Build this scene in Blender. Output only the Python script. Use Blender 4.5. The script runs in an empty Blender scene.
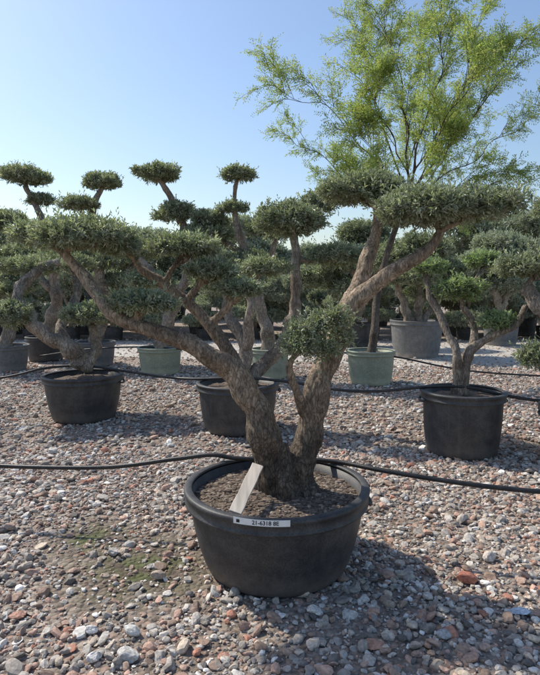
import bpy, bmesh, math, random
import numpy as np
from mathutils import Vector, noise
random.seed(7)
RNG = np.random.default_rng(11)
scene = bpy.context.scene
C = scene.collection
H = 1.30; PITCH = math.radians(5.0); F = 540.0
sp, cp = math.sin(PITCH), math.cos(PITCH)

def at(px, py, Y):
    u = (px-270)/F; v = (337.5-py)/F
    d = (u, cp+v*sp, -sp+v*cp)
    t = Y/d[1]
    return Vector((d[0]*t, Y, H+d[2]*t)), t
def ground_at(px, py, z=0.0):
    u = (px-270)/F; v = (337.5-py)/F
    d = (u, cp+v*sp, -sp+v*cp)
    t = (z-H)/d[2]
    return Vector((d[0]*t, d[1]*t, z)), t

# ------------------------------------------------------------ materials
def new_mat(name):
    m = bpy.data.materials.new(name); m.use_nodes = True
    nt = m.node_tree; nt.nodes.clear()
    out = nt.nodes.new('ShaderNodeOutputMaterial')
    return m, nt, out
def N(nt, t, **kw):
    n = nt.nodes.new(t)
    for k, v in kw.items():
        if k in n.inputs: n.inputs[k].default_value = v
        else: setattr(n, k, v)
    return n
def ramp(nt, fac, stops, interp='LINEAR'):
    r = nt.nodes.new('ShaderNodeValToRGB'); cr = r.color_ramp; cr.interpolation = interp
    while len(cr.elements) > 1: cr.elements.remove(cr.elements[-1])
    cr.elements[0].position = stops[0][0]; cr.elements[0].color = (*stops[0][1], 1)
    for p, c in stops[1:]:
        e = cr.elements.new(p); e.color = (*c, 1)
    nt.links.new(fac, r.inputs[0]); return r
def mix(nt, a, b, fac, mode='MIX'):
    n = nt.nodes.new('ShaderNodeMix'); n.data_type = 'RGBA'; n.blend_type = mode
    for s, v in ((n.inputs[0], fac), (n.inputs[6], a), (n.inputs[7], b)):
        if isinstance(v, (int, float)): s.default_value = v
        elif isinstance(v, tuple): s.default_value = (*v, 1)
        else: nt.links.new(v, s)
    return n.outputs[2]
def leaf_mat(name, silver=(0.34,0.36,0.29), trans=0.3, rough=0.42):
    m, nt, out = new_mat(name)
    a = N(nt, 'ShaderNodeAttribute', attribute_name='col')
    g = N(nt, 'ShaderNodeNewGeometry')
    mm = nt.nodes.new('ShaderNodeMath'); mm.operation = 'MULTIPLY'; mm.inputs[1].default_value = 0.6
    nt.links.new(g.outputs['Backfacing'], mm.inputs[0])
    col = mix(nt, a.outputs['Color'], silver, mm.outputs[0])
    p = N(nt, 'ShaderNodeBsdfPrincipled', Roughness=rough)
    nt.links.new(col, p.inputs['Base Color'])
    t = N(nt, 'ShaderNodeBsdfTranslucent')
    tc = mix(nt, a.outputs['Color'], (1.5,1.6,0.95), 1.0, 'MULTIPLY')
    nt.links.new(tc, t.inputs['Color'])
    ms = N(nt, 'ShaderNodeMixShader', Fac=trans)
    nt.links.new(p.outputs[0], ms.inputs[1]); nt.links.new(t.outputs[0], ms.inputs[2])
    nt.links.new(ms.outputs[0], out.inputs[0]); return m
def bark_mat(name, dark, light, scale=1.0, grad=False):
    m, nt, out = new_mat(name)
    tc = N(nt, 'ShaderNodeTexCoord')
    mp = N(nt, 'ShaderNodeMapping'); mp.inputs['Scale'].default_value = (1,1,0.4)
    nt.links.new(tc.outputs['Object'], mp.inputs[0])
    n1 = N(nt, 'ShaderNodeTexNoise', Scale=60*scale, Detail=10.0, Roughness=0.74, Distortion=0.6)
    nt.links.new(mp.outputs[0], n1.inputs['Vector'])
    vo = N(nt, 'ShaderNodeTexVoronoi', Scale=62*scale, feature='DISTANCE_TO_EDGE')
    wn = N(nt, 'ShaderNodeTexNoise', Scale=20*scale, Detail=4.0)
    nt.links.new(mp.outputs[0], wn.inputs['Vector'])
    va = nt.nodes.new('ShaderNodeVectorMath'); va.operation = 'MULTIPLY_ADD'; va.inputs[1].default_value = (0.06/scale,)*3
    nt.links.new(wn.outputs['Color'], va.inputs[0]); nt.links.new(mp.outputs[0], va.inputs[2])
    nt.links.new(va.outputs[0], vo.inputs['Vector'])
    fis = ramp(nt, vo.outputs['Distance'], [(0.0,(0.4,0.37,0.35)),(0.15,(1,1,1))])
    n2 = N(nt, 'ShaderNodeTexNoise', Scale=7*scale, Detail=5.0)
    nt.links.new(tc.outputs['Object'], n2.inputs['Vector'])
    c1 = ramp(nt, n1.outputs[0], [(0.36, dark), (0.62, light)])
    c2 = ramp(nt, n2.outputs[0], [(0.35, (0.6,0.57,0.54)), (0.65, (1.22,1.2,1.16))])
    col = mix(nt, c1.outputs[0], c2.outputs[0], 1.0, 'MULTIPLY')
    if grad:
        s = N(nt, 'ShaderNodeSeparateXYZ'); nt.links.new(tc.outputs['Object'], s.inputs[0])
        zr = ramp(nt, s.outputs[2], [(0.0,(0.42,0.38,0.35)),(0.28,(0.68,0.64,0.61)),(0.52,(1.22,1.14,1.04)),(0.9,(1.42,1.32,1.2))])  # dark brown base; sunlit look of the upper limbs painted in by height
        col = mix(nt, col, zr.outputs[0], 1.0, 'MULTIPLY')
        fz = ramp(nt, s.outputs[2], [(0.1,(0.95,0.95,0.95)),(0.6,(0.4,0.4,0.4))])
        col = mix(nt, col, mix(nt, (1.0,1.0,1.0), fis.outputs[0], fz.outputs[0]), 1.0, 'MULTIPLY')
    else:
        col = mix(nt, col, fis.outputs[0], 0.65, 'MULTIPLY')
    p = N(nt, 'ShaderNodeBsdfPrincipled', Roughness=0.9)
    nt.links.new(col, p.inputs['Base Color'])
    b0 = N(nt, 'ShaderNodeBump', Strength=0.7, Distance=0.010)
    nt.links.new(fis.outputs[0], b0.inputs['Height'])
    b = N(nt, 'ShaderNodeBump', Strength=1.0, Distance=0.018)
    nt.links.new(n1.outputs[0], b.inputs['Height']); nt.links.new(b0.outputs[0], b.inputs['Normal']); nt.links.new(b.outputs[0], p.inputs['Normal'])
    nt.links.new(p.outputs[0], out.inputs[0]); return m
def plastic_mat(name, c, dust, rough=0.55):
    m, nt, out = new_mat(name)
    tc = N(nt, 'ShaderNodeTexCoord')
    n1 = N(nt, 'ShaderNodeTexNoise', Scale=9.0, Detail=8.0, Roughness=0.7)
    n2 = N(nt, 'ShaderNodeTexNoise', Scale=140.0, Detail=3.0)
    for n in (n1, n2): nt.links.new(tc.outputs['Object'], n.inputs['Vector'])
    mp = N(nt, 'ShaderNodeMapping'); mp.inputs['Scale'].default_value = (30,30,2.5)
    nt.links.new(tc.outputs['Object'], mp.inputs[0])
    n3 = N(nt, 'ShaderNodeTexNoise', Scale=1.0, Detail=5.0); nt.links.new(mp.outputs[0], n3.inputs['Vector'])
    r = ramp(nt, n1.outputs[0], [(0.42, c), (0.75, dust)])
    r2 = ramp(nt, n2.outputs[0], [(0.35, (0.7,0.7,0.7)), (0.7, (1.4,1.4,1.4))])
    col = mix(nt, r.outputs[0], r2.outputs[0], 1.0, 'MULTIPLY')
    r3 = ramp(nt, n3.outputs[0], [(0.55,(0,0,0)),(0.75,(0.55,0.55,0.55))])
    col = mix(nt, col, dust, r3.outputs[0])
    sx = N(nt, 'ShaderNodeSeparateXYZ'); nt.links.new(tc.outputs['Object'], sx.inputs[0])
    zr = ramp(nt, sx.outputs[2], [(0.0, (0.9,0.9,0.9)), (0.13, (0,0,0))])
    dn = N(nt, 'ShaderNodeMath', operation='MULTIPLY'); nt.links.new(zr.outputs[0], dn.inputs[0]); nt.links.new(n1.outputs[0], dn.inputs[1])
    col = mix(nt, col, (min(1,dust[0]*2.4), min(1,dust[1]*2.2), min(1,dust[2]*2.0)), dn.outputs[0])
    p = N(nt, 'ShaderNodeBsdfPrincipled', Roughness=rough)
    nt.links.new(col, p.inputs['Base Color'])
    b = N(nt, 'ShaderNodeBump', Strength=0.25, Distance=0.003)
    nt.links.new(n2.outputs[0], b.inputs['Height']); nt.links.new(b.outputs[0], p.inputs['Normal'])
    nt.links.new(p.outputs[0], out.inputs[0]); return m
def plain_mat(name, c, rough=0.7, var=0.25, scale=30.0, stretch=None):
    m, nt, out = new_mat(name)
    tc = N(nt, 'ShaderNodeTexCoord')
    n1 = N(nt, 'ShaderNodeTexNoise', Scale=scale, Detail=6.0)
    mp = N(nt, 'ShaderNodeMapping'); mp.inputs['Scale'].default_value = stretch or (1,1,1)
    nt.links.new(tc.outputs['Object'], mp.inputs[0]); nt.links.new(mp.outputs[0], n1.inputs['Vector'])
    r = ramp(nt, n1.outputs[0], [(0.3, tuple(x*(1-var) for x in c)), (0.7, tuple(min(1,x*(1+var)) for x in c))])
    p = N(nt, 'ShaderNodeBsdfPrincipled', Roughness=rough)
    nt.links.new(r.outputs[0], p.inputs['Base Color'])
    b = N(nt, 'ShaderNodeBump', Strength=0.3, Distance=0.005)
    nt.links.new(n1.outputs[0], b.inputs['Height']); nt.links.new(b.outputs[0], p.inputs['Normal'])
    nt.links.new(p.outputs[0], out.inputs[0]); return m
def attr_mat(name, rough=0.85):
    m, nt, out = new_mat(name)
    a = N(nt, 'ShaderNodeAttribute', attribute_name='col')
    tc = N(nt, 'ShaderNodeTexCoord')
    n1 = N(nt, 'ShaderNodeTexNoise', Scale=90.0, Detail=4.0)
    nt.links.new(tc.outputs['Object'], n1.inputs['Vector'])
    r = ramp(nt, n1.outputs[0], [(0.3, (0.65,0.65,0.65)), (0.7, (1.2,1.2,1.2))])
    col = mix(nt, a.outputs['Color'], r.outputs[0], 1.0, 'MULTIPLY')
    p = N(nt, 'ShaderNodeBsdfPrincipled', Roughness=rough)
    nt.links.new(col, p.inputs['Base Color'])
    nt.links.new(p.outputs[0], out.inputs[0]); return m
BARE = ((-0.62,2.42,0.38),(-0.95,2.75,0.26))
def ground_mat():
    m, nt, out = new_mat('gravelly earth')
    tc = N(nt, 'ShaderNodeTexCoord')
    vo = N(nt, 'ShaderNodeTexVoronoi', Scale=34.0)
    nt.links.new(tc.outputs['Object'], vo.inputs['Vector'])
    sx = N(nt, 'ShaderNodeSeparateColor'); nt.links.new(vo.outputs['Color'], sx.inputs[0])
    cel = ramp(nt, sx.outputs[0], [(0.0,(0.2,0.16,0.13)),(0.3,(0.28,0.235,0.195)),(0.55,(0.39,0.325,0.27)),(0.7,(0.38,0.265,0.21)),(0.85,(0.48,0.415,0.355)),(1.0,(0.58,0.53,0.475))], 'CONSTANT')
    n1 = N(nt, 'ShaderNodeTexNoise', Scale=1.3, Detail=6.0); nt.links.new(tc.outputs['Object'], n1.inputs['Vector'])
    n2 = N(nt, 'ShaderNodeTexNoise', Scale=60.0, Detail=6.0); nt.links.new(tc.outputs['Object'], n2.inputs['Vector'])
    soil = ramp(nt, n2.outputs[0], [(0.3,(0.10,0.076,0.057)),(0.55,(0.20,0.156,0.12)),(0.75,(0.32,0.26,0.205))])
    n3 = N(nt, 'ShaderNodeTexNoise', Scale=9.0, Detail=6.0); nt.links.new(tc.outputs['Object'], n3.inputs['Vector'])
    acc = None
    for (bx, by, br) in BARE[:2]:
        vd = nt.nodes.new('ShaderNodeVectorMath'); vd.operation = 'DISTANCE'; vd.inputs[1].default_value = (bx,by,0)
        nt.links.new(tc.outputs['Object'], vd.inputs[0])
        mr = N(nt, 'ShaderNodeMapRange'); mr.inputs[1].default_value = br*1.2; mr.inputs[2].default_value = br*0.2
        nt.links.new(vd.outputs['Value'], mr.inputs[0])
        if acc is None: acc = mr.outputs[0]
        else:
            ad = N(nt, 'ShaderNodeMath', operation='MAXIMUM'); nt.links.new(acc, ad.inputs[0]); nt.links.new(mr.outputs[0], ad.inputs[1]); acc = ad.outputs[0]
    mo = ramp(nt, n3.outputs[0], [(0.40,(0,0,0)),(0.58,(1,1,1))])
    mm = N(nt, 'ShaderNodeMath', operation='MULTIPLY'); nt.links.new(acc, mm.inputs[0]); nt.links.new(mo.outputs[0], mm.inputs[1])
    damp = mix(nt, soil.outputs[0], (0.5,0.47,0.43), acc, 'MULTIPLY')
    soil2 = mix(nt, damp, (0.095,0.105,0.04), mm.outputs[0])
    f = ramp(nt, n1.outputs[0], [(0.4,(0.15,0.15,0.15)),(0.6,(0.75,0.75,0.75))])
    inv = N(nt, 'ShaderNodeMath', operation='SUBTRACT'); inv.inputs[0].default_value = 1.0; nt.links.new(acc, inv.inputs[1])
    f2 = N(nt, 'ShaderNodeMath', operation='MULTIPLY'); nt.links.new(f.outputs[0], f2.inputs[0]); nt.links.new(inv.outputs[0], f2.inputs[1])
    g = N(nt, 'ShaderNodeSeparateXYZ'); nt.links.new(tc.outputs['Object'], g.inputs[0])
    far = N(nt, 'ShaderNodeMapRange'); far.inputs[1].default_value = 4.0; far.inputs[2].default_value = 9.0
    nt.links.new(g.outputs[1], far.inputs[0])
    mx = N(nt, 'ShaderNodeMath', operation='MAXIMUM'); nt.links.new(f2.outputs[0], mx.inputs[0]); nt.links.new(far.outputs[0], mx.inputs[1])
    col = mix(nt, soil2, cel.outputs[0], mx.outputs[0])
    p = N(nt, 'ShaderNodeBsdfPrincipled', Roughness=0.95)
    nt.links.new(col, p.inputs['Base Color'])
    b = N(nt, 'ShaderNodeBump', Strength=0.9, Distance=0.02)
    nt.links.new(vo.outputs['Distance'], b.inputs['Height']); b.invert = True
    b2 = N(nt, 'ShaderNodeBump', Strength=0.6, Distance=0.01); nt.links.new(n2.outputs[0], b2.inputs['Height'])
    nt.links.new(b.outputs[0], b2.inputs['Normal'])
    nt.links.new(b2.outputs[0], p.inputs['Normal'])
    nt.links.new(p.outputs[0], out.inputs[0]); return m
def road_mat():
    m, nt, out = new_mat('pale crushed stone')
    tc = N(nt, 'ShaderNodeTexCoord')
    n1 = N(nt, 'ShaderNodeTexNoise', Scale=1.2, Detail=8.0, Roughness=0.7); nt.links.new(tc.outputs['Object'], n1.inputs['Vector'])
    n2 = N(nt, 'ShaderNodeTexNoise', Scale=40.0, Detail=4.0); nt.links.new(tc.outputs['Object'], n2.inputs['Vector'])
    r = ramp(nt, n1.outputs[0], [(0.3,(0.40,0.36,0.315)),(0.62,(0.60,0.56,0.50))])
    r2 = ramp(nt, n2.outputs[0], [(0.3,(0.65,0.65,0.65)),(0.7,(1.12,1.12,1.12))])
    col = mix(nt, r.outputs[0], r2.outputs[0], 1.0, 'MULTIPLY')
    p = N(nt, 'ShaderNodeBsdfPrincipled', Roughness=0.95); nt.links.new(col, p.inputs['Base Color'])
    b = N(nt, 'ShaderNodeBump', Strength=0.7, Distance=0.03); nt.links.new(n2.outputs[0], b.inputs['Height']); nt.links.new(b.outputs[0], p.inputs['Normal'])
    nt.links.new(p.outputs[0], out.inputs[0]); return m

M_LEAF = leaf_mat('olive leaf')
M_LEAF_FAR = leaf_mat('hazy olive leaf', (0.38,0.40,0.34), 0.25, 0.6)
M_FEATHER = leaf_mat('feathery leaf', (0.30,0.35,0.14), 0.5, 0.5)
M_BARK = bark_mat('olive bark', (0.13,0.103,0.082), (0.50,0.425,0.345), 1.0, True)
M_BARK2 = bark_mat('grey olive bark', (0.20,0.165,0.135), (0.53,0.46,0.385), 0.7)
M_BARK3 = bark_mat('dark slender bark', (0.09,0.075,0.06), (0.24,0.20,0.165), 0.8)
M_BLACK = plastic_mat('black nursery plastic', (0.032,0.032,0.035), (0.085,0.082,0.079))
M_GREY = plastic_mat('grey nursery plastic', (0.12,0.122,0.125), (0.21,0.205,0.20), 0.65)
M_GREEN = plastic_mat('faded green plastic', (0.24,0.272,0.20), (0.34,0.36,0.28), 0.6)
M_HOSE = plastic_mat('black hose plastic', (0.014,0.014,0.015), (0.045,0.042,0.04), 0.45)
M_SOIL = attr_mat('potting soil', 0.95)
M_STONE = attr_mat('gravel stone')
M_WOOD = plain_mat('weathered pale wood', (0.60,0.52,0.43), 0.85, 0.3, 40.0, (1,0.12,0.12))
M_LABEL = plain_mat('white label', (0.80,0.80,0.78), 0.5, 0.06, 40.0)
M_INK = plain_mat('black ink', (0.015,0.015,0.017), 0.6, 0.1)

# ------------------------------------------------------------ object helpers
def mesh_np(name, V, faces, k, cols=None, smooth=False):
    me = bpy.data.meshes.new(name)
    V = np.asarray(V, dtype=np.float32); faces = np.asarray(faces, dtype=np.int32)
    me.vertices.add(len(V)); me.vertices.foreach_set('co', V.ravel())
    me.loops.add(faces.size); me.loops.foreach_set('vertex_index', faces.ravel())
    me.polygons.add(len(faces)); me.polygons.foreach_set('loop_start', np.arange(0, faces.size, k, dtype=np.int32))
    me.update(calc_edges=True)
    me.polygons.foreach_set('use_smooth', np.full(len(me.polygons), smooth))
    if cols is not None:
        a = me.color_attributes.new('col', 'FLOAT_COLOR', 'POINT')
        c4 = np.ones((len(V), 4), dtype=np.float32); c4[:, :3] = cols
        a.data.foreach_set('color', c4.ravel())
    return me
def link(name, me, mat, parent=None):
    o = bpy.data.objects.new(name, me); C.objects.link(o)
    if mat and len(me.materials) == 0: me.materials.append(mat)
    if parent: o.parent = parent
    return o
def tag(o, label, cat, group=None):
    o['label'] = label; o['category'] = cat
    if group: o['group'] = group
    return o
def thing(name, loc, label, cat, group=None):
    o = bpy.data.objects.new(name, None); C.objects.link(o); o.location = loc; o.empty_display_size = 0.1
    return tag(o, label, cat, group)
def copy_tree(o, loc, rz=0, s=1.0):
    c = o.copy(); C.objects.link(c); c.location = loc; c.rotation_euler = (0,0,rz); c.scale = (s,s,s)
    for ch in o.children:
        d = ch.copy(); C.objects.link(d); d.parent = c
        for g in ch.children:
            e = g.copy(); C.objects.link(e); e.parent = d
    return c
def cr3(a, b):
    return np.stack([a[...,1]*b[...,2]-a[...,2]*b[...,1], a[...,2]*b[...,0]-a[...,0]*b[...,2], a[...,0]*b[...,1]-a[...,1]*b[...,0]], -1)
def nrm(a):
    return a/(np.sqrt((a*a).sum(-1, keepdims=True))+1e-9)
def catmull(pts, rad, sub=6):
    P = np.array([tuple(p) for p in pts], dtype=float); R = np.array(rad, dtype=float)
    P = np.vstack([2*P[0]-P[1], P, 2*P[-1]-P[-2]])
    t = (np.arange(sub)/sub)[None,:,None]
    a, b, c, d = P[:-3,None], P[1:-2,None], P[2:-1,None], P[3:,None]
    q = 0.5*((2*b)+(-a+c)*t+(2*a-5*b+4*c-d)*t*t+(-a+3*b-3*c+d)*t**3)
    r = R[:-1,None]*(1-t[...,0])+R[1:,None]*t[...,0]
    return np.vstack([q.reshape(-1,3), P[-2]]), np.hstack([r.ravel(), R[-1]])
REF = np.array([[0.31,0.9,0.2]])/0.973
def tube(V, Fq, P, R, seg=8, gnarl=0.0):
    n = len(P); base = len(V)
    T = nrm(np.gradient(P, axis=0))
    S = nrm(cr3(T, np.repeat(REF, n, 0))); U = cr3(S, T)
    a = 2*np.pi*np.arange(seg)/seg
    ca, sa = np.cos(a)[None,:,None], np.sin(a)[None,:,None]
    rr = np.repeat(R[:,None], seg, 1)
    if gnarl:
        for i in range(n):
            for k in range(seg):
                q = P[i]*9
                rr[i,k] *= 1+gnarl*noise.noise((q[0]+math.cos(a[k])*1.3, q[1]+math.sin(a[k])*1.3, q[2]))
    W = P[:,None,:]+(U[:,None,:]*ca+S[:,None,:]*sa)*rr[:,:,None]
    V.extend(W.reshape(-1,3).tolist())
    for i in range(n-1):
        for k in range(seg):
            k2 = (k+1) % seg
            Fq.append((base+i*seg+k, base+i*seg+k2, base+(i+1)*seg+k2, base+(i+1)*seg+k))
    for end, i in ((0, 0), (1, n-1)):
        ci = len(V); V.append((P[i]+T[i]*R[i]*(0.4 if end else -0.4)).tolist())
        for k in range(seg):
            k2 = (k+1) % seg; x = base+i*seg+k; y = base+i*seg+k2
            Fq.append((ci, x, y) if end else (ci, y, x))
def faces_mesh(name, V, Fq, smooth=True):
    me = bpy.data.meshes.new(name)
    me.from_pydata(V, [], Fq)
    me.polygons.foreach_set('use_smooth', [smooth]*len(me.polygons)); me.update()
    return me
def remesh(me, voxel, disp, fscale=24.0):
    o = bpy.data.objects.new('tmp', me); C.objects.link(o)
    md = o.modifiers.new('r', 'REMESH'); md.mode = 'VOXEL'; md.voxel_size = voxel; md.use_smooth_shade = True
    sm = o.modifiers.new('s', 'SMOOTH'); sm.iterations = 4; sm.factor = 0.5
    dg = bpy.context.evaluated_depsgraph_get()
    nm = bpy.data.meshes.new_from_object(o.evaluated_get(dg))
    bpy.data.objects.remove(o)
    n = len(nm.vertices)
    co = np.empty(n*3, dtype=np.float32); nm.vertices.foreach_get('co', co); co = co.reshape(-1,3)
    no = np.empty(n*3, dtype=np.float32); nm.vertex_normals.foreach_get('vector', no); no = no.reshape(-1,3)
    f = fscale; D = np.empty(n)
    for i, (x, y, z) in enumerate(co.tolist()):
        low = max(0.4, 1.15-z*1.1)
        d = noise.noise((x*f, y*f, z*f*0.22))*0.7 - abs(noise.noise((x*f*2.1+4, y*f*2.1, z*f*0.4)))*1.1 + 0.3
        D[i] = low*d+0.45*noise.noise((x*8, y*8, z*8)) + 0.35*low*noise.noise((x*60, y*60, z*30))
    co = co+no*(D*disp)[:,None].astype(np.float32)
    nm.vertices.foreach_set('co', co.astype(np.float32).ravel())
    nm.polygons.foreach_set('use_smooth', [True]*len(nm.polygons)); nm.update()
    return nm

# ------------------------------------------------------------ foliage
OLIVE = np.array([[0.198,0.222,0.138],[0.23,0.255,0.172],[0.158,0.183,0.106],[0.285,0.305,0.225],[0.13,0.155,0.084],[0.345,0.36,0.285]])
def leaves(P, D, L, W, col):
    n = len(P)
    R = nrm(cr3(D, nrm(RNG.normal(size=(n,3))+np.array([0,0,0.9]))))
    Nn = cr3(R, D)
    mid = P+D*(L*0.5)[:,None]
    tip = P+D*L[:,None]-Nn*(L*0.12)[:,None]
    V = np.stack([P, mid+R*W[:,None]+Nn*(W*0.35)[:,None], tip, mid-R*W[:,None]+Nn*(W*0.35)[:,None]], 1).reshape(-1,3)
    i = np.arange(n)*4
    Fc = np.concatenate([np.stack([i,i+1,i+2],1), np.stack([i,i+2,i+3],1)])
    return V, Fc, np.repeat(col, 4, 0)
def pad_mesh(center, rx, ry, rz, shoots, L=0.042, W=0.0055, per=12, pal=OLIVE, flat=0.55, slen=0.1, lobes=8, tint=1.0):
    ell = [(0,0,0,0.85,0.85,0.85,1.8)]
    for k in range(lobes):
        a = 2*math.pi*(k+RNG.uniform(-.4,.4))/lobes; d = RNG.uniform(0.45,0.8)
        s = RNG.uniform(0.24,0.46)
        ell.append((math.cos(a)*d, math.sin(a)*d, RNG.uniform(-0.3,0.3)*(1-d*0.5), s, s, RNG.uniform(0.4,0.7), s*s*2.4))
    for k in range(max(2, lobes//3)):
        ell.append((RNG.uniform(-.4,.4), RNG.uniform(-.4,.4), RNG.uniform(0.25,0.45), 0.35,0.35,0.5, 0.25))
    ell = np.array(ell); w = ell[:,6]/ell[:,6].sum()
    ids = RNG.choice(len(ell), shoots, p=w); E = ell[ids]
    d = nrm(RNG.normal(size=(shoots,3))); d[:,2] = np.where(d[:,2] < -0.2, d[:,2]*RNG.choice([1,-1], shoots), d[:,2]); d = nrm(d)
    rad = RNG.uniform(0.4,1.0,shoots)**0.5
    loc = d*E[:,3:6]*rad[:,None]+E[:,0:3]
    loc[:,2] = np.where(loc[:,2] < 0, loc[:,2]*flat, loc[:,2])
    S = np.array([rx,ry,rz])
    B = loc*S+np.array(center)
    sd = nrm(nrm(d/S)*0.75+np.array([0,0,0.35])+RNG.normal(size=(shoots,3))*0.42)
    ln = slen*RNG.uniform(0.5,1.2,shoots)*np.where(RNG.random(shoots) < 0.06, 1.9, 1.0)
    B = B-sd*(np.minimum(ln, slen)*0.7)[:,None]
    t = (np.arange(per)+0.5)/per
    P = B[:,None,:]+sd[:,None,:]*(ln[:,None]*t[None,:])[:,:,None]
    side = nrm(cr3(sd, nrm(RNG.normal(size=(shoots,3)))))
    side2 = cr3(sd, side)
    ang = np.arange(per)*math.pi+(np.arange(per)//2)*(math.pi/2)
    perp = side[:,None,:]*np.cos(ang)[None,:,None]+side2[:,None,:]*np.sin(ang)[None,:,None]
    D = nrm(sd[:,None,:]*(0.45+0.9*t[None,:,None])+perp*0.95+RNG.normal(size=P.shape)*0.22)
    P = P.reshape(-1,3); D = D.reshape(-1,3); n = len(P)
    Lr = L*RNG.uniform(0.6,1.15,n); Wr = W*RNG.uniform(0.75,1.2,n)
    ci = RNG.integers(0, len(pal), shoots)
    col = pal[ci]*RNG.uniform(0.75,1.25,(shoots,1))*tint
    col = np.repeat(col, per, 0)*RNG.uniform(0.8,1.25,(n,1))
    tipm = np.tile(t, shoots)[:,None]
    col = col*(0.85+0.35*tipm)
    V, Fc, cc = leaves(P, D, Lr, Wr, col)
    return mesh_np('foliage', V, Fc, 3, cc)

def olive(label, base, Y, stems, pads, group=None, L=0.05, W=0.007, dens=700, per=10, bark=None, leafm=None, voxel=None, disp=0.01, slen=0.11, pal=OLIVE, name='olive_tree', ydepth=0.85, cat='tree', tint=1.0, twig=True, kn_a=0.24):
    root = thing(name, base, label, cat, group)
    b = np.array(tuple(base))
    V, Fq = [], []
    allp = []
    for st in stems:
        pts, rr = [], []
        for (px, py, dY, w) in st:
            p, t = at(px, py, Y+dY); pts.append(np.array(tuple(p))-b); rr.append(w*0.5*t/F)
        P, R = catmull(pts, rr, 7)
        kn = np.array([1+kn_a*noise.noise((q[0]*11, q[1]*11+3, q[2]*11)) for q in P])
        P = P+np.array([[noise.noise(tuple(q*6)), noise.noise(tuple(q*6+5)), 0.6*noise.noise(tuple(q*7+9))] for q in P])*R[:,None]*(0.75 if not voxel else 0.5)
        tube(V, Fq, P, R*kn, 12 if voxel else 9, 0.32 if not voxel else 0.22)
        allp += [(p, r) for p, r in zip(P, R)]
    AP = np.array([a[0] for a in allp]); AR = np.array([a[1] for a in allp])
    pm = []
    for pad in pads:
        px, py, rx, ry, dY = pad[:5]; dm = pad[5] if len(pad) > 5 else 1.0; sm_ = pad[6] if len(pad) > 6 else 1.0
        c, t = at(px, py, Y+dY); c = np.array(tuple(c))-b; sc = t/F
        RX, RZ = rx*sc, ry*sc; RY = RX*ydepth
        d = np.sqrt(((AP-c)**2).sum(1))+np.maximum(0, AP[:,2]-c[2])*2.0
        j = int(np.argmin(d)); st = AP[j]
        if twig:
            r0 = min(AR[j]*0.75, 0.02+0.02*RX)
            mid = (st+c)/2+np.array([RNG.uniform(-.1,.1)*RX, RNG.uniform(-.1,.1)*RX, -0.15*RZ])
            P, R = catmull([st, mid, c+np.array([0,0,-0.1*RZ])], [r0, r0*0.75, r0*0.5], 5)
            tube(V, Fq, P, R, 8, 0.2)
            for k in range(7):
                a = RNG.uniform(0, 6.28); e = c+np.array([math.cos(a)*RX*0.65, math.sin(a)*RY*0.65, RNG.uniform(-0.1,0.4)*RZ])
                s0 = P[RNG.integers(len(P)//2, len(P))]
                m2 = (s0+e)/2+np.array([0,0,-0.12*RZ])
                P2, R2 = catmull([s0, m2, e], [r0*0.5, r0*0.35, r0*0.18], 4)
                tube(V, Fq, P2, R2, 6, 0)
        area = 2*math.pi*RX*RY+2*math.pi*(RX+RY)/2*RZ
        ns = int(max(60, dens*area*dm))
        pm.append(pad_mesh(c, RX, RY, RZ, ns, L, W, per, pal, slen=slen*sm_, lobes=8, tint=tint))
    me = faces_mesh('trunk', V, Fq)
    if voxel: me = remesh(me, voxel, disp)
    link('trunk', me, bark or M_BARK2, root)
    for m in pm: link('foliage_pad', m, leafm or M_LEAF, root)
    return root

# ------------------------------------------------------------ pots
def lathe(prof, seg=72, wob=0.0):
    V, Fq = [], []
    n = len(prof)
    for k in range(seg):
        a = 2*math.pi*k/seg
        w = 1+wob*math.sin(2*a+0.7)
        for r, z in prof: V.append((r*math.cos(a)*w, r*math.sin(a)*w, z))
    for k in range(seg):
        k2 = (k+1) % seg
        for i in range(n-1):
            Fq.append((k*n+i, k2*n+i, k2*n+i+1, k*n+i+1))
    return V, Fq
def soil_mesh(r, z, clods=260, mound=0.03):
    V = []; Fc = []; cols = []
    nr, ns = 14, 48
    for i in range(nr+1):
        for k in range(ns):
            a = 2*math.pi*k/ns; rr = r*max(i, 0.02)/nr
            x, y = rr*math.cos(a), rr*math.sin(a)
            zz = z+mound*(1-(i/nr)**2)+0.012*noise.noise((x*14, y*14, z))
            V.append((x,y,zz)); c = 0.85+0.6*noise.noise((x*30,y*30,1))
            cols.append((0.155*c,0.113*c,0.084*c))
    for i in range(nr):
        for k in range(ns):
            k2 = (k+1)%ns; a,b_,c,d = i*ns+k, i*ns+k2, (i+1)*ns+k2, (i+1)*ns+k
            Fc += [(a,d,c),(a,c,b_)]
    bm = bmesh.new(); bmesh.ops.create_icosphere(bm, subdivisions=1, radius=1)
    iv = [v.co.copy() for v in bm.verts]; iff = [[v.index for v in f.verts] for f in bm.faces]; bm.free()
    for q in range(clods):
        a = random.uniform(0,6.28); rr = r*math.sqrt(random.random())*0.96
        s = random.uniform(0.003,0.009)*(r/0.38) if random.random() < 0.93 else random.uniform(0.009,0.016)
        x, y = rr*math.cos(a), rr*math.sin(a); zz = z+mound*(1-(rr/r)**2)+0.012*noise.noise((x*14, y*14, z))
        b0 = len(V); cc = random.choice([(0.16,0.117,0.085),(0.21,0.163,0.12),(0.1,0.073,0.055),(0.3,0.24,0.187)])
        e = (random.uniform(.6,1.8), random.uniform(.6,1.3), random.uniform(.4,.8))
        for v in iv:
            V.append((x+v.x*s*e[0]*random.uniform(.8,1.2), y+v.y*s*e[1], zz+v.z*s*e[2]+s*0.1)); cols.append(cc)
        Fc += [tuple(b0+i for i in f) for f in iff]
    return mesh_np('soil', np.array(V), np.array(Fc), 3, np.array(cols))
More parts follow.
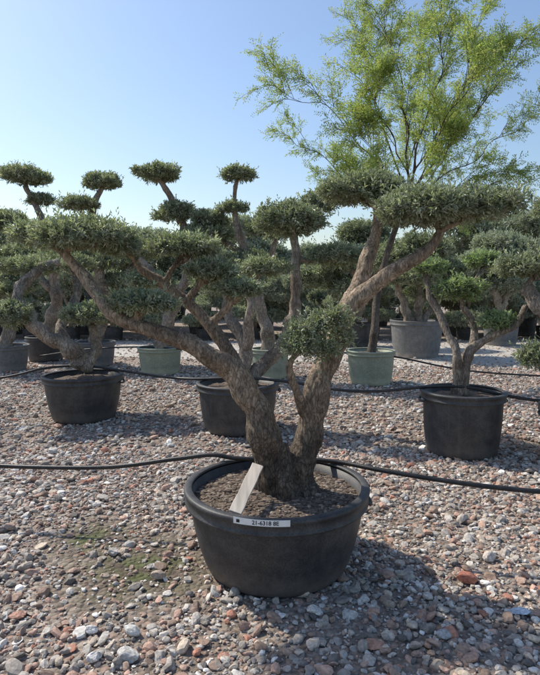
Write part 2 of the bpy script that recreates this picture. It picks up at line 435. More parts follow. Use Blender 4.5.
def pot(label, loc, R, h, mat, group=None, taper=0.8, seg=72, clods=200, band=0.065, handles=True, name='plant_pot', wob=0.004):
    root = thing(name, loc, label, 'plant pot', group)
    rt = R-0.028; rb = R*taper
    body = [(0.001,0.004),(rb-0.03,0.004),(rb-0.012,0.0),(rb,0.012)]
    for i in range(1, 9):
        t = i/9.0; body.append((rb+(rt-rb)*(t**0.8)+0.006*math.sin(math.pi*t), 0.012+(h-band-0.012)*t))
    body += [(rt,h-band),(rt+0.002,h-0.02),(rt-0.012,h-0.018),(rt-0.02,h-0.10),(rt-0.03,h-0.14),(0.001,h-0.145)]
    V, Fq = lathe(body, seg, wob); link('body', faces_mesh('body', V, Fq), mat, root)
    rim = [(rt-0.008,h-0.012),(rt-0.012,h-0.004),(rt-0.006,h),(R-0.01,h),(R-0.003,h-0.003),(R,h-0.01),(R-0.001,h-0.02),(R-0.007,h-0.024),(R-0.009,h-band+0.012),(R-0.004,h-band+0.008),(R-0.005,h-band),(rt+0.004,h-band-0.003),(rt+0.004,h-band+0.01)]
    V, Fq = lathe(rim, seg, wob); link('rim', faces_mesh('rim', V, Fq), mat, root)
    link('soil', soil_mesh(rt-0.015, h-0.062, clods), M_SOIL, root)
    if handles:
        for s in (-1, 1):
            hv, hf = [], []
            pts = [np.array([s*(R-0.012), y, h-band-0.002-zz]) + np.array([s*ox,0,0]) for y, zz, ox in ((-0.07,0,0),(-0.055,0.012,0.012),(0,0.018,0.02),(0.055,0.012,0.012),(0.07,0,0))]
            P, Rr = catmull(pts, [0.01]*5, 5); tube(hv, hf, P, Rr, 8)
            link('handle', faces_mesh('handle', hv, hf), mat, root)
    return root

def pot_base(px, py_base, Y=None):
    p, t = ground_at(px, py_base); return p
soilz = lambda p, h: Vector((p.x, p.y, h-0.06))
# ============================================================ MAIN POT
MP = Vector((0.032, 2.50, 0)); mp_h = 0.390; MR = 0.437
main_pot = pot('wide black plastic pot in front with a white label strip on its rim', MP, MR, mp_h, M_BLACK, None, 0.755, 128, 3200, 0.07, wob=0.002)
def arc_patch(R, a0, a1, z0, z1, thick=0.0015, n=16):
    V, Fq = [], []
    for i in range(n+1):
        a = a0+(a1-a0)*i/n
        for r in (R, R+thick):
            V.append((r*math.sin(a), -r*math.cos(a), z0)); V.append((r*math.sin(a), -r*math.cos(a), z1))
    for i in range(n):
        a = i*4; b_ = a+4
        Fq += [(a+2,b_+2,b_+3,a+3),(a+3,b_+3,b_+1,a+1),(a,a+1,b_+1,b_),(a+2,a,b_,b_+2)]
    return V, Fq
aC = -0.155; aw = 0.265; LZ = 0.007
V, Fq = arc_patch(MR+0.0015, aC-aw, aC+aw, mp_h-0.029+LZ, mp_h-0.003+LZ)
lab = link('label_strip', faces_mesh('label_strip', V, Fq, False), M_LABEL, main_pot)
cu = bpy.data.curves.new('txt', 'FONT'); cu.body = '21-6318 8E'; cu.size = 0.0235; cu.offset = 0.0004; cu.align_x = 'CENTER'; cu.align_y = 'CENTER'; cu.extrude = 0.0004
to = bpy.data.objects.new('txt', cu); C.objects.link(to)
dg = bpy.context.evaluated_depsgraph_get()
tm = bpy.data.meshes.new_from_object(to.evaluated_get(dg)); bpy.data.objects.remove(to)
for v in tm.vertices:
    x, y, z = v.co; a = aC+0.04+x/MR; r = MR+0.0034+z
    v.co = (r*math.sin(a), -r*math.cos(a), mp_h-0.0165+y+LZ)
link('lettering', tm, M_INK, lab)
V, Fq = arc_patch(MR+0.0032, aC-aw+0.03, aC-aw+0.062, mp_h-0.023+LZ, mp_h-0.010+LZ, 0.0006, 3)
link('logo_mark', faces_mesh('logo_mark', V, Fq, False), M_INK, lab)
# board in the pot
b0, _ = at(235, 513, 2.17); t0, _ = at(258, 465, 2.42)
b0.z = max(b0.z, mp_h-0.02)
ax = (t0-b0); Lb = ax.length; ax.normalize()
sd = Vector((1, 0.25, 0)); sd = (sd-ax*sd.dot(ax)).normalized(); nn = ax.cross(sd)
bm = bmesh.new(); vs = []; nseg = 6
for i in range(nseg+1):
    c = b0+ax*Lb*i/nseg
    for sx, sn in ((-1,-1),(1,-1),(1,1),(-1,1)):
        vs.append(bm.verts.new(c-MP+sd*sx*(0.027+0.0015*math.sin(i*2.1))+nn*sn*0.006))
for i in range(nseg):
    for k in range(4):
        bm.faces.new((vs[i*4+k], vs[i*4+(k+1)%4], vs[i*4+4+(k+1)%4], vs[i*4+4+k]))
bm.faces.new(vs[3::-1]); bm.faces.new(vs[-4:])
bmesh.ops.recalc_face_normals(bm, faces=bm.faces)
bmesh.ops.bevel(bm, geom=[e for e in bm.edges], offset=0.0015, segments=1, affect='EDGES')
me = bpy.data.meshes.new('board'); bm.to_mesh(me); bm.free()
o = link('wooden_board', me, M_WOOD); o.location = MP
tag(o, 'pale weathered wooden board leaning against the olive trunk inside the front pot', 'board')

# ============================================================ MAIN OLIVE
Y0 = 2.50
stems = [
 [(278,512,0,42),(271,472,0,35),(259,428,-.02,31),(245,390,-.03,28),(226,366,-.05,22),(192,345,-.08,18),(155,331,-.1,16),(120,320,-.1,14),(100,302,-.08,13),(82,274,-.03,12),(62,250,0,9)],
 [(298,514,0,42),(299,470,.02,33),(307,430,.03,28),(318,392,.04,26),(331,350,.04,24),(346,312,.03,21),(360,275,.08,16),(372,245,.12,14),(378,215,.15,9)],
 [(336,334,.03,19),(350,308,.0,19),(374,285,-.03,16),(404,266,-.08,14),(430,250,-.1,12),(442,230,-.1,9)],
 [(304,414,0,12),(295,388,-.08,9),(290,366,-.12,8),(302,348,-.15,6)],
 [(252,402,.02,20),(236,364,.1,15),(210,326,.15,12),(176,292,.18,10),(140,268,.2,8)],
 [(288,505,-.06,28),(285,470,-.05,20),(281,446,-.03,14)],
 [(266,508,.03,20),(266,470,.02,18),(260,430,0,14)],[(314,508,.0,18),(308,470,.02,16),(306,440,.03,12)],
]
pads = [(82,238,62,22,0.0),(38,237,28,15,.1),(122,248,24,12,.08),(186,248,38,14,.18),(212,272,30,12,.14),(240,290,24,10,.12),(142,304,36,13,-.1),
        (298,346,22,14,-.16,.55,1.5),(330,322,20,18,-.12,.5,1.6),(322,350,20,16,-.1,.5,1.5),(308,328,18,11,-.14,.5,1.6),(342,340,12,16,.0,.5,1.4),
        (430,212,60,27,-.1),(480,208,43,22,-.1),(366,194,46,20,.18),(404,203,28,14,.05)]
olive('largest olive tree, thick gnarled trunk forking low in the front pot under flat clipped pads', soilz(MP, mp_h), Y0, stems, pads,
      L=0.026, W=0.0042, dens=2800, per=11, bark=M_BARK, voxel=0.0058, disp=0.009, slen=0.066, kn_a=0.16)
# ============================================================ SECOND ROW
p1 = pot_base(84, 415); p1.y = 5.45; p1.x = at(84, 400, 5.45)[0].x
pot('black plastic pot on the left holding the olive with a curled trunk', p1, 0.40, 0.45, M_BLACK, None, 0.76)
olive('left olive with pale trunk curling sharply to the left in a black pot', soilz(p1, .45), 5.45,
  [[(80,368,0,22),(72,350,0,17),(46,338,-.1,14),(24,312,-.1,13),(20,290,0,12),(36,272,.1,11),(58,262,.2,8)],
   [(88,368,0,15),(96,345,.1,11),(92,325,.15,8)],[(74,352,0,12),(60,330,.3,11),(76,300,.5,10),(78,275,.6,7)]],
  [(12,318,22,20,-.2),(96,316,36,16,.1),(34,268,34,13,.3),(62,262,30,12,.7),(4,292,18,10,.2)], dens=850, L=0.04, W=0.0068, slen=0.08)
p2 = at(238, 400, 5.0)[0]; p2.z = 0
pot('black plastic pot directly behind the main trunk, partly hidden by it', p2, 0.39, 0.45, M_BLACK, None, 0.78)
olive('olive with upright pale stems directly behind the main forked trunk', soilz(p2, .45), 5.0,
  [[(236,390,0,18),(246,352,0,13),(230,318,.1,11),(224,292,.2,8)],[(244,390,0,18),(272,356,.1,13),(294,315,.2,12),(297,275,.2,11),(294,238,.2,8)],[(246,350,0,11),(250,310,-.1,10),(246,285,-.1,7)]],
  [(290,224,42,25,.2),(226,284,34,13,.3),(336,258,34,16,.3),(262,270,28,13,0),(318,205,22,14,.4)], dens=850, L=0.04, W=0.0068, slen=0.08)
p3 = at(462, 420, 4.3)[0]; p3.z = 0
pot('deep black plastic pot on the right holding a slim multi-stemmed olive', p3, 0.335, 0.50, M_BLACK, None, 0.82)
olive('slim multi-stemmed young olive with bright green tuft in the right black pot', soilz(p3, .5), 4.3,
  [[(462,395,0,13),(466,365,0,11),(474,346,0,10),(494,334,-.05,8),(514,326,-.1,7),(526,306,-.1,5)],
   [(458,395,0,11),(454,350,0,8),(442,318,.1,8),(430,296,.15,7),(426,272,.2,5)],
   [(468,355,0,8),(474,330,.1,7),(462,305,.1,5)]],
  [(459,292,26,17,.05),(498,322,20,11,-.05),(430,268,20,10,.2),(484,262,22,10,.4)], dens=900, L=0.04, W=0.0066, slen=0.085,
  pal=OLIVE*np.array([0.93,1.1,0.7]))
# right edge tree
p4 = at(592, 430, 4.0)[0]; p4.z = 0
pot('black plastic pot just beyond the right edge of the view', p4, 0.38, 0.45, M_BLACK, None, 0.78)
olive('olive at the right edge with a pale limb reaching in from the side', soilz(p4, .45), 4.0,
  [[(592,410,0,30),(582,370,0,24),(562,335,0,20),(540,308,0,18),(526,286,.1,14)],[(580,365,0,18),(556,368,-.2,12),(540,366,-.2,8)],[(570,345,0,18),(566,280,0,14),(552,225,0,9)]],
  [(536,268,42,17,0.1),(536,358,20,20,-.2),(552,210,20,15,0)], dens=950, L=0.038, W=0.0065, slen=0.08)
# ============================================================ THIRD ROW: pom-pom olives
pd = {}
def pp(key, px, Y, w, h, mat, label, **k):
    p = at(px, 350, Y)[0]; p.z = 0
    pot(label, p, w, h, mat, None, **{**dict(taper=0.8, seg=40, clods=40, handles=False), **k}); pd[key] = soilz(p, h)
pp('d1', 46, 10.0, 0.36, 0.45, M_BLACK, 'dark pot standing behind the curled olive at left, second from the left edge')
pp('d0', 6, 8.7, 0.36, 0.42, M_GREY, 'grey pot cut off by the left edge of the view')
pp('d2', 96, 9.3, 0.34, 0.42, M_GREY, 'small grey pot half hidden behind the left black pot')
pp('d3', 160, 8.4, 0.35, 0.42, M_GREEN, 'greenish pot at left-centre beneath the tall pom-pom olive')
pp('d4', 270, 8.0, 0.30, 0.44, M_GREEN, 'narrow green pot seen just right of the main left trunk')
pp('e', 371, 7.5, 0.345, 0.47, M_GREEN, 'pale green pot right of the main trunk holding the feathery tree', clods=100)
pp('h', 416, 10.6, 0.52, 0.72, M_GREY, 'very large grey container behind the pale green pot', band=0.09)
pp('i', 356, 12.5, 0.40, 0.55, M_BLACK, 'dark pot at the back, between the main trunk and large grey container')
pp('k', 500, 12.8, 0.42, 0.55, M_GREY, 'grey pot at far right beneath the soft silvery olive')
LK = dict(dens=560, L=0.055, W=0.0098, per=9, slen=0.10)
olive('pom-pom olive farthest left with three clipped heads against the sky', pd['d1'], 10.0,
  [[(46,340,0,16),(56,300,0,12),(50,250,0,9),(40,215,0,7),(25,186,0,5)],[(54,290,0,9),(20,260,.2,7),(8,230,.2,5)],[(50,245,0,7),(60,230,-.3,6),(62,216,-.3,4)]],
  [(25,178,27,13,0),(42,201,15,8,0.1),(8,224,24,17,.2),(30,256,32,12,.3),(66,240,26,11,-.2)], **LK)
olive('short olive crown cut off by the left edge of the view', pd['d0'], 8.7,
  [[(6,350,0,16),(10,320,0,12),(4,290,0,8)]], [(6,284,34,20,0),(-14,300,22,16,0),(18,255,24,12,.3)], **LK)
olive('pom-pom olive with two flat heads stepped one above the other, second from left', pd['d2'], 9.3,
  [[(96,345,0,15),(104,300,0,11),(96,250,0,9),(92,215,0,7),(102,188,0,5)],[(95,235,0,7),(84,220,-.2,5),(80,207,-.2,4)],[(102,290,0,8),(130,270,.3,6),(140,255,.3,5)]],
  [(102,183,23,11,0),(80,205,21,9,-.2),(140,252,30,14,.3),(98,262,30,13,0),(120,285,30,14,.3)], **LK)
olive('tall pom-pom olive at left-centre with small cap above a rounder lower head', pd['d3'], 8.4,
  [[(160,355,0,17),(172,310,0,12),(190,262,0,10),(182,225,0,8),(170,195,0,6),(158,178,0,5)],[(176,300,0,9),(150,270,.2,7),(140,258,.2,5)],[(188,260,0,7),(206,244,-.2,5)]],
  [(158,175,25,12,0),(176,215,22,16,0),(206,238,30,15,-.2),(150,282,28,12,.2)], **LK)
olive('tall slender pom-pom olive nearest the centre with a small round head on a thin stem', pd['d4'], 8.0,
  [[(270,355,0,15),(262,315,0,12),(252,270,0,10),(240,235,0,7),(234,205,0,5),(237,180,0,4)],[(246,255,0,7),(222,240,.2,5),(210,228,.2,4)],[(254,280,0,8),(272,255,-.2,6),(276,240,-.2,4)]],
  [(237,176,19,10,0),(233,209,16,8,0),(210,222,20,14,.2),(272,230,28,16,-.2),(250,262,28,13,0)], **LK)
olive('dense dark olive crown standing in the very large grey container', pd['h'], 10.6,
  [[(410,322,0,10),(402,300,0,8),(392,272,0,5)],[(418,322,0,9),(420,290,0,8),(424,262,0,5)],[(424,322,0,8),(440,298,0,6),(452,280,0,4)]],
  [(392,262,30,20,0),(424,252,28,22,0),(448,274,26,18,.2),(412,278,30,14,-.3),(430,294,26,10,.2)], dens=420, L=0.07, W=0.0125, per=9, slen=0.13, tint=0.95)
olive('olive with dark crown behind the main right trunk, in a dark pot at the back', pd['i'], 12.5,
  [[(356,322,0,11),(360,295,0,9),(350,265,0,6)],[(358,305,0,8),(376,270,0,5)]],
  [(346,262,28,20,0),(378,258,30,24,0),(362,236,28,18,.3),(318,280,26,18,.4),(350,292,26,12,.2)], dens=340, L=0.08, W=0.014, per=9, slen=0.14, tint=0.95)
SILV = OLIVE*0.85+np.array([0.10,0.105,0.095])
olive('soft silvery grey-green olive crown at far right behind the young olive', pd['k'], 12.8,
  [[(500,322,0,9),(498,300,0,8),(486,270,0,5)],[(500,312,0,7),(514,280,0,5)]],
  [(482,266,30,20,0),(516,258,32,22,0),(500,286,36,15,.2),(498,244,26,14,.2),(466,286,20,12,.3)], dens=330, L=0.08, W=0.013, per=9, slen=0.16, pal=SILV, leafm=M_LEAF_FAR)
# ============================================================ FEATHERY TREE in the pale green pot
def feather_tree():
    base = pd['e']; b = np.array(tuple(base)); Y = 7.5
    root = thing('feathery_tree', base, 'tall airy tree with feathery yellow-green leaves rising above the main olive at right', 'tree')
    V, Fq = [], []
    W = lambda px, py, dY=0: np.array(tuple(at(px, py, Y+dY)[0]))-b
    trunk = [W(371,358), W(375,325), W(378,290,.1), W(390,245,.1), W(404,205,.1), W(412,180,.1)]
    P, R = catmull(trunk, [0.065,0.055,0.05,0.042,0.036,0.028], 6); tube(V, Fq, P, R, 10, 0.25)
    limbs = [((404,205),(368,150,-.3),(330,112,-.5),(274,88,-.6),.012,.36),((398,230),(355,185,.3),(325,160,.5),(290,142,.6),.010,.4),
             ((408,192),(384,115,.3),(368,70,.5),(354,42,.6),.014,.5),((412,185),(405,110,0),(395,50,.1),(386,2,.1),.016,.62),
             ((412,185),(432,100,-.3),(440,40,-.5),(446,-6,-.6),.015,.5),((410,185),(448,110,.4),(472,50,.7),(488,8,.9),.014,.6),
             ((410,188),(460,135,-.4),(494,90,-.7),(516,60,-.8),.013,.45),((404,205),(465,165,.2),(505,130,.4),(534,110,.5),.011,.45),
             ((398,228),(450,195,-.5),(490,182,-.8),(518,178,-1.0),.010,.4),((410,188),(420,120,.8),(425,70,1.2),(415,30,1.5),.012,.5),
             ((410,188),(440,140,-.9),(462,100,-1.3),(468,75,-1.5),.011,.45),
             ((408,192),(388,140,-.8),(380,110,-1.1),(374,85,-1.3),.011,.45),
             ((404,205),(388,175,-.5),(376,150,-.9),(360,128,-1.1),.009,.5),((406,200),(425,178,-.6),(442,160,-.9),(450,140,-1.0),.009,.6),
             ((402,215),(384,200,.4),(368,190,.7),(356,182,.9),.009,.7)]
    RP, RD, RL = [], [], []
    def spray(p, d, ln):
        n = int(8*ln/0.3)+3
        t = ((np.arange(n)+0.4)/n)[:,None]
        d = nrm(np.asarray(d))[None,:].repeat(n,0)
        q = np.asarray(p)[None,:]+d*ln*t; q[:,2] -= 0.2*ln*t[:,0]**2
        sv = nrm(cr3(d, RNG.normal(size=(n,3))))
        RP.append(q); RD.append(nrm(d*0.8+sv*0.7+np.array([0,0,-0.3]))); RL.append(RNG.uniform(0.07,0.15,n))
    for a, m1, m2, e, r, dn in limbs:
        pts = [W(*a,0.1), W(*m1), W(*m2), W(*e)]
        P, R = catmull(pts, [r, r*0.65, r*0.4, r*0.15], 8)
        P = P+np.array([[noise.noise(tuple(q*2)), noise.noise(tuple(q*2+9)), noise.noise(tuple(q*2+4))] for q in P])*0.15
        tube(V, Fq, P, R, 7, 0.1)
        n = len(P)
        for i in range(2, n):
            d0 = nrm(P[min(i+1,n-1)]-P[i-1])
            cl = 0.6+0.7*noise.noise(tuple(P[i]*2.6))
            for rep in range(2):
                if RNG.random() > cl*dn*1.1: continue
                sv = nrm(cr3(d0, RNG.normal(size=3)))
                d = nrm(d0*0.95+sv*0.6+np.array([0,0,0.35]))
                ln = RNG.uniform(0.3,0.85)*(1.1-0.5*i/n)
                q1 = P[i]+d*ln*0.5+np.array([0,0,0.05]); q2 = P[i]+d*ln+np.array([0,0,-0.10*ln])
                Pb, Rb = catmull([P[i], q1, q2], [R[i]*0.4+0.0015, 0.0036, 0.0016], 4); tube(V, Fq, Pb, Rb, 5)
                for j in range(1, len(Pb)):
                    if RNG.random() < 0.42: continue
                    s3 = nrm(cr3(d, RNG.normal(size=3)))
                    dd = nrm(d*0.9+s3*0.6)
                    ll = RNG.uniform(0.12,0.36)
                    Pc, Rc = catmull([Pb[j], Pb[j]+dd*ll*0.5, Pb[j]+dd*ll+np.array([0,0,-0.2*ll])], [0.0025,0.0018,0.001], 2); tube(V, Fq, Pc, Rc, 4)
                    spray(Pb[j], dd, ll)
                spray(q1, d, ln*0.55)
        spray(P[-3], nrm(P[-1]-P[-3]), 0.3)
    link('trunk', faces_mesh('trunk', V, Fq), M_BARK3, root)
    RP = np.concatenate(RP); RD = np.concatenate(RD); RL = np.concatenate(RL)
    K = 9
    t = ((np.arange(K)+0.5)/K)
    LP = (RP[:,None,:]+RD[:,None,:]*(RL[:,None]*t[None,:])[:,:,None]).reshape(-1,3)
    sv = nrm(cr3(RD, RNG.normal(size=RD.shape)))
    sg = np.where(np.arange(K)%2 == 0, 1.0, -1.0)
    LD = nrm(RD[:,None,:]*0.7+sv[:,None,:]*sg[None,:,None]+RNG.normal(size=(len(RD),K,3))*0.15).reshape(-1,3)
    n = len(LP)
    pal = np.array([[0.27,0.34,0.12],[0.33,0.38,0.14],[0.22,0.29,0.10],[0.37,0.38,0.16]])
    col = np.repeat(pal[RNG.integers(0,4,len(RP))], K, 0)*RNG.uniform(0.8,1.2,(n,1))
    V2, F2, c2 = leaves(LP, LD, 0.038*RNG.uniform(.7,1.2,n), 0.0056*RNG.uniform(.8,1.2,n), col)
    link('crown', mesh_np('crown', V2, F2, 3, c2), M_FEATHER, root)
feather_tree()
# ============================================================ FAR ROWS (copies)
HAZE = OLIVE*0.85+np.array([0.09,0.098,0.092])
def far_proto(k):
    root = thing('olive_tree', (0,0,0), '', 'tree')
    V, Fq = [], []
    for s in range(3):
        a = s*2.1+k; e = np.array([math.cos(a)*0.5, math.sin(a)*0.5, 1.9+0.2*s])
        P, R = catmull([np.array([0.05*math.cos(a),0.05*math.sin(a),-0.1]), np.array([0.1*math.cos(a+1),0.1*math.sin(a+1),0.6]), e*0.7+np.array([0,0,0.2]), e], [0.10,0.08,0.06,0.03], 5)
        tube(V, Fq, P, R, 8, 0.3)
    link('trunk', faces_mesh('trunk', V, Fq), M_BARK2, root)
    r = np.random.default_rng(k)
    for c in range(10):
        a = c*0.9+k*0.5; d = 0.66 if c else 0.0
        rr = r.uniform(0.45,0.7)
        zc = 1.55+r.uniform(-0.2,0.75) if c < 5 else 0.65+r.uniform(-0.2,0.4)
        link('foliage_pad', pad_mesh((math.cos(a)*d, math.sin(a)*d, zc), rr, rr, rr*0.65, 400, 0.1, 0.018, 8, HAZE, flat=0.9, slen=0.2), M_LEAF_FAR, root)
    return root
protos = [far_proto(k) for k in range(3)]
pproto = pot('', (0,0,0), 0.42, 0.55, M_BLACK, None, taper=0.8, seg=32, clods=20, handles=False)
gT = 'olive trees in the far rows at the back of the nursery'; gP = 'black pots under the far rows of olives'
lT = ['low bushy young olive lined up along the back edge of the pale road', 'bushy grey-green olive in the nearest of the far tall rows beyond the pale road', 'hazy olive in the middle far row of the nursery', 'hazy olive in the rearmost row of the nursery']
lP = ['small black pot under a low bushy olive along the back of the road', 'black pot under a bushy olive in the nearest far row beyond the road', 'black pot under a hazy olive in the middle far row', 'black pot under a hazy olive in the rearmost row']
gS = [' (low row)', ' (nearest)', ' (middle)', ' (rearmost)']
cnt = 0; used = set()
for row, (Yf, dx, x0, x1, ss) in enumerate(((14.4,1.15,-8.6,8.8,0.55),(16.2,1.9,-9.5,9.6,1.0),(19.4,2.1,-11,11.4,1.05),(24.0,2.3,-13.5,14,1.1))):
    x = x0
    while x < x1:
        xx = x+random.uniform(-.35,.35)*(0.6 if row == 0 else 1); yy = Yf+random.uniform(-.5,.5)*(0.5 if row == 0 else 1.5); s = ss*random.uniform(0.82,1.2)
        k = cnt % 3; ps = (0.55 if row == 0 else 1.0)
        zt = 0.5*ps
        if k not in used:
            t = protos[k]; used.add(k); t.location = (xx,yy,zt); t.scale = (s,s,s); t.rotation_euler = (0,0,random.uniform(0,6))
        else: t = copy_tree(protos[k], (xx,yy,zt), random.uniform(0,6), s)
        tag(t, lT[row], 'tree', gT+gS[row])
        if cnt == 0: q = pproto; q.location = (xx,yy,0); q.scale = (ps,ps,ps)
        else: q = copy_tree(pproto, (xx,yy,0), random.uniform(0,6), ps*random.uniform(.95,1.15))
        tag(q, lP[row], 'plant pot', gP+gS[row])
        cnt += 1; x += dx
# distant tree belt
n = 14000
X = RNG.uniform(-60,60,n); hh = np.array([2.8+1.2*noise.noise((x*0.12,0,0))+1.1*noise.noise((x*0.5,3,0)) for x in X])
Pb = np.stack([X, 45+RNG.uniform(-2.5,2.5,n), np.abs(hh)*RNG.uniform(0.0,1.0,n)**0.6], 1)
Db = nrm(RNG.normal(size=(n,3)))
colb = np.array([[0.31,0.34,0.32]])*RNG.uniform(0.7,1.25,(n,1))
V2, F2, c2 = leaves(Pb, Db, RNG.uniform(.5,.9,n), RNG.uniform(.12,.25,n), colb)
tb = link('distant_trees', mesh_np('distant_trees', V2, F2, 3, c2), M_LEAF_FAR)
tb['kind'] = 'stuff'; tag(tb, 'hazy low belt of distant trees along the horizon', 'trees')

# ============================================================ HOSES
def hose(label, pts, r):
    P = [np.array(tuple(p)) for p in pts]
    Pc, Rc = catmull(P, [r]*len(P), 10); V, Fq = [], []; tube(V, Fq, Pc, Rc, 12)
    o = link('irrigation_hose', faces_mesh('irrigation_hose', V, Fq), M_HOSE)
    tag(o, label, 'hose', 'irrigation hoses running along the pot rows')
A = lambda px, py, Y: at(px, py, Y)[0]
h1 = [A(-170,462,3.03), A(-60,463,2.98), A(30,467,2.92), A(110,467,2.88), A(175,459,2.85), A(212,455,2.83)]
for q, xx in ((240,2.82),(300,2.80),(338,2.76)):
    p = A(q, 460, xx); p.z = mp_h+0.014; h1.append(p)
h1 += [A(380,470,2.64), A(440,480,2.55), A(500,488,2.48), A(560,493,2.43), A(680,500,2.34)]
hose('nearest black irrigation hose lying across the back rim of the front pot', h1, 0.012)
hose('black irrigation hose slung across the pots of the second row', [A(-80,384,5.2),A(0,378,5.25),A(46,368,5.4),A(84,366,5.45),A(124,371,5.35),A(165,377,5.2),A(198,379,5.05),A(245,378,4.95),A(290,382,4.8),A(340,390,4.6),A(380,391,4.5),A(425,387,4.35),A(465,387,4.25),A(503,395,4.2),A(545,401,4.1),A(620,404,4.0)], 0.0125)
hose('thin black irrigation hose farthest back, running past the green pots', [A(40,356,8.6),A(90,349,8.6),A(140,347,8.4),A(180,349,8.2),A(230,354,8.0),A(290,353,7.9),A(348,353,7.6),A(396,357,7.4),A(440,366,7.3),A(480,372,7.25),A(545,376,7.2),A(620,378,7.2)], 0.0125)

# ============================================================ GROUND / ROAD / GRAVEL
V, Fq = [], []
xs = sorted(set([-300,-120,-50,-20]+list(np.linspace(-9,9,60))+[20,50,120,300])); ys = sorted(set([-30,-8,-2]+list(np.linspace(0,16,60))+[25,50,120,400]))
for y in ys:
    for x in xs:
        near = max(0, 1-max(0, abs(x)-7)/3)*max(0, 1-max(0, y-14)/4)
        V.append((x, y, (0.018*noise.noise((x*1.1,y*1.1,0)) - 0.004)*near if y < 8.0 else -0.004))
nx = len(xs)
for j in range(len(ys)-1):
    for i in range(nx-1):
        a = j*nx+i; Fq.append((a,a+1,a+1+nx,a+nx))
g = link('ground', faces_mesh('ground', V, Fq), ground_mat()); g['kind'] = 'structure'
g['label'] = 'stony brown earth of the nursery yard'; g['category'] = 'ground'
V, Fq = [], []
nn_ = 90
for i in range(nn_+1):
    x = -40+80*i/nn_
    y0 = 9.8-0.24*x+0.5*noise.noise((x*0.7,1,0)); y1 = 13.9+0.4*noise.noise((x*0.5,7,0))
    y0 = min(max(y0, 8.2), 11.6)
    V += [(x,y0,0.001),(x,(y0+y1)/2,0.012),(x,y1,0.001)]
for i in range(nn_):
    a = i*3; Fq += [(a,a+3,a+4,a+1),(a+1,a+4,a+5,a+2)]
r_ = link('road', faces_mesh('road', V, Fq), road_mat()); r_['kind'] = 'structure'
r_['label'] = 'pale gravel road crossing behind the potted trees'; r_['category'] = 'road'

PAL = np.array([[.33,.29,.25],[.43,.385,.335],[.55,.50,.44],[.68,.64,.58],[.78,.75,.70],[.33,.235,.18],[.43,.295,.225],[.50,.325,.25],[.19,.167,.148],[.46,.22,.15],[.53,.44,.345]])
PW = np.array([.16,.17,.14,.085,.03,.11,.11,.11,.065,.02,.12]); PW = PW/PW.sum()
def ico(sub):
    bm = bmesh.new(); bmesh.ops.create_icosphere(bm, subdivisions=sub, radius=1)
    v = np.array([tuple(x.co) for x in bm.verts]); f = np.array([[x.index for x in q.verts] for q in bm.faces]); bm.free(); return v, f
def variants(sub, n):
    v, f = ico(sub); out = []
    for k in range(n):
        w = v.copy()
        for q in range(7):
            nrm_ = nrm(RNG.normal(size=3)); dd = RNG.uniform(0.45,0.85)
            s = (w*nrm_).sum(1); ov = np.maximum(0, s-dd); w = w-ov[:,None]*nrm_
        w = w+RNG.normal(size=w.shape)*0.03
        out.append(w/np.abs(w).max())
    return np.array(out), f
def ground_h(x, y): return 0.018*noise.noise((x*1.1,y*1.1,0))-0.004 if y < 8 else 0.0
def keep_p(x, y):
    k = 0.65 if noise.noise((x*1.5+3.1, y*1.5, 2.0)) > 0.25 else 1.0
    for bx, by, br in BARE:
        d = math.hypot(x-bx, y-by)*(1+0.5*noise.noise((x*5,y*5,9)))
        if d < br: k = min(k, 0.32)
        elif d < br*1.4: k = min(k, 0.6)
    return k
def gravel(n, y0, y1, sub, smin, smean, sig, margin):
    var, f = variants(sub, 14)
    yy = np.sqrt(RNG.uniform(y0*y0, y1*y1, n)); xx = RNG.uniform(-1,1,n)*(0.5*yy+margin)
    keep = np.array([RNG.random() < keep_p(a,b_) for a, b_ in zip(xx,yy)])
    xx, yy = xx[keep], yy[keep]; n = len(xx)
    s = np.clip(smean*np.exp(RNG.normal(size=n)*sig), smin, smean*2.8)*0.5
    w = var[RNG.integers(0, len(var), n)]
    sc = np.stack([s*RNG.uniform(.85,1.4,n), s*RNG.uniform(.7,1.1,n), s*RNG.uniform(.4,.85,n)],1)
    w = w*sc[:,None,:]
    a = RNG.uniform(0,6.283,n); tl = RNG.normal(size=n)*0.35
    ca, sa, ct, st = np.cos(a), np.sin(a), np.cos(tl), np.sin(tl)
    x1 = w[:,:,0]*ct[:,None]+w[:,:,2]*st[:,None]; z1 = -w[:,:,0]*st[:,None]+w[:,:,2]*ct[:,None]
    x2 = x1*ca[:,None]-w[:,:,1]*sa[:,None]; y2 = x1*sa[:,None]+w[:,:,1]*ca[:,None]
    gz = np.array([ground_h(p,q) for p,q in zip(xx,yy)])
    V = np.stack([x2+xx[:,None], y2+yy[:,None], z1+(gz+sc[:,2]*RNG.uniform(0.1,0.8,n))[:,None]], 2)
    nv = V.shape[1]
    col = PAL[RNG.choice(len(PAL), n, p=PW)]*RNG.uniform(0.7,1.2,(n,1))
    Fc = (f[None,:,:]+(np.arange(n)*nv)[:,None,None]).reshape(-1,3)
    return V.reshape(-1,3), Fc, np.repeat(col, nv, 0)
parts = [gravel(22000,1.2,4.3,2,0.010,0.0245,0.42,0.6), gravel(28000,1.2,4.3,1,0.006,0.0125,0.3,0.6), gravel(36000,4.3,9.2,1,0.014,0.030,0.42,1.0), gravel(8000,9,14.5,1,0.02,0.04,0.3,1.0)]
Vs, Fs, Cs = [], [], []; off = 0
for v, f, c in parts:
    Vs.append(v); Fs.append(f+off); Cs.append(c); off += len(v)
gr = link('gravel', mesh_np('gravel', np.concatenate(Vs), np.concatenate(Fs), 3, np.concatenate(Cs)), M_STONE)
gr['kind'] = 'stuff'; tag(gr, 'loose grey, beige and reddish gravel covering the nursery yard', 'gravel')
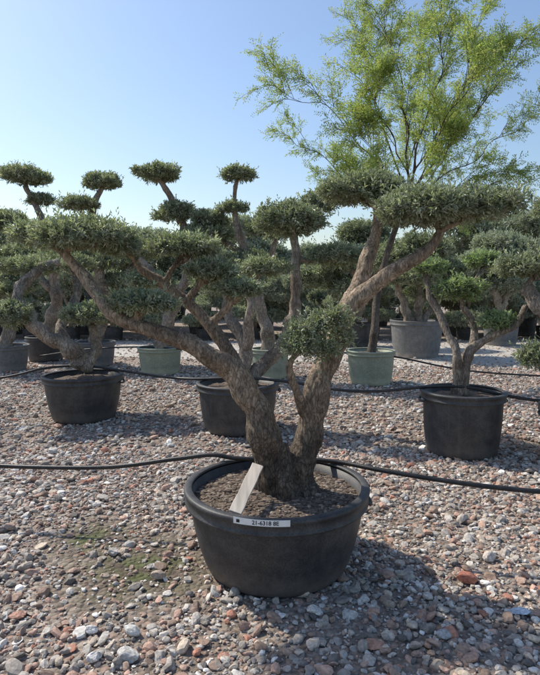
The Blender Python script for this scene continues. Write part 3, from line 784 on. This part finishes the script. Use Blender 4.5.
# notable single stones
var, f3 = variants(3, 10)
def stone(px, py, wpx, col, label, fl=0.55, cat='stone', name='stone', rz=None):
    p, t = ground_at(px, py); s = wpx*0.5*t/F
    w = var[RNG.integers(0,10)]*np.array([s, s*0.72, s*fl])
    c = np.tile(np.array(col), (len(w),1))*(1+0.15*RNG.normal(size=(len(w),1)))
    o = link(name, mesh_np(name, w, f3, 3, np.clip(c,0.01,1)), M_STONE)
    o.location = (p.x, p.y, ground_h(p.x,p.y)+s*fl*0.55+0.008); o.rotation_euler = (random.uniform(-.2,.2), random.uniform(-.2,.2), rz if rz is not None else random.uniform(-.5,.5))
    tag(o, label, cat)
stone(315,614,19,(.62,.59,.55),'pale rounded stone in front of the main pot, below its right half')
stone(133,634,20,(.58,.56,.52),'pale grey stone at lower left of the main pot')
stone(128,660,26,(.48,.46,.43),'grey angular stone near the bottom edge, left of centre')
stone(95,661,18,(.64,.61,.57),'whitish flat stone near the bottom edge, left of the grey angular one')
stone(466,583,24,(.40,.155,.105),'reddish brick fragment on the gravel right of the main pot', .5, 'brick fragment', 'brick_fragment', .1)
stone(374,647,24,(.46,.26,.18),'orange terracotta shard at bottom right of centre', .22, 'pottery shard', 'pottery_shard', -.5)
stone(225,659,15,(.45,.25,.18),'small orange terracotta chip at the bottom, below the main pot', .35, 'pottery shard', 'pottery_shard', .3)
stone(18,618,18,(.47,.26,.19),'orange terracotta chip at the far left of the foreground', .4, 'pottery shard', 'pottery_shard', .2)
stone(519,615,24,(.5,.56,.62),'pale blue-grey flat shard at lower right edge', .16, 'shard', 'flat_shard', .1)
stone(158,578,17,(.42,.34,.27),'brown stone just left of the main pot base')
stone(92,634,16,(.66,.63,.59),'small white stone in the left foreground')
stone(445,638,18,(.42,.41,.40),'grey stone in the right foreground below the brick fragment')
stone(490,560,18,(.54,.48,.42),'beige stone at right of the brick fragment, slightly behind it')
stone(113,554,16,(.5,.47,.43),'greyish stone at left in the mossy bare patch')

# ============================================================ LIGHT, SKY, CAMERA
el, az = math.radians(47), math.radians(-56)
w = bpy.data.worlds.new('World'); scene.world = w; w.use_nodes = True
nt = w.node_tree; bg = nt.nodes['Background']
sky = nt.nodes.new('ShaderNodeTexSky'); sky.sky_type = 'NISHITA'; sky.sun_disc = False
sky.sun_elevation = el; sky.sun_rotation = az; sky.air_density = 1.4; sky.dust_density = 1.1; sky.ozone_density = 3.0
nt.links.new(mix(nt, sky.outputs[0], (1.0,1.0,1.06), 1.0, 'MULTIPLY'), bg.inputs[0]); bg.inputs[1].default_value = 0.15
sl = bpy.data.lights.new('sun', 'SUN'); sl.energy = 4.8; sl.angle = math.radians(1.5); sl.color = (1.0,0.93,0.81)
so = bpy.data.objects.new('sun', sl); C.objects.link(so); so.location = (-6,6,8)
sv = Vector((math.sin(az)*math.cos(el), math.cos(az)*math.cos(el), math.sin(el)))
so.rotation_euler = sv.to_track_quat('Z','Y').to_euler()
cam = bpy.data.cameras.new('camera'); cam.sensor_fit = 'HORIZONTAL'; cam.sensor_width = 36; cam.lens = 36; cam.clip_end = 1500
co = bpy.data.objects.new('camera', cam); C.objects.link(co); co.location = (0,0,H); co.rotation_euler = (math.pi/2-PITCH,0,0)
scene.camera = co
scene.view_settings.view_transform = 'Standard'; scene.view_settings.look = 'None'; scene.view_settings.exposure = 0
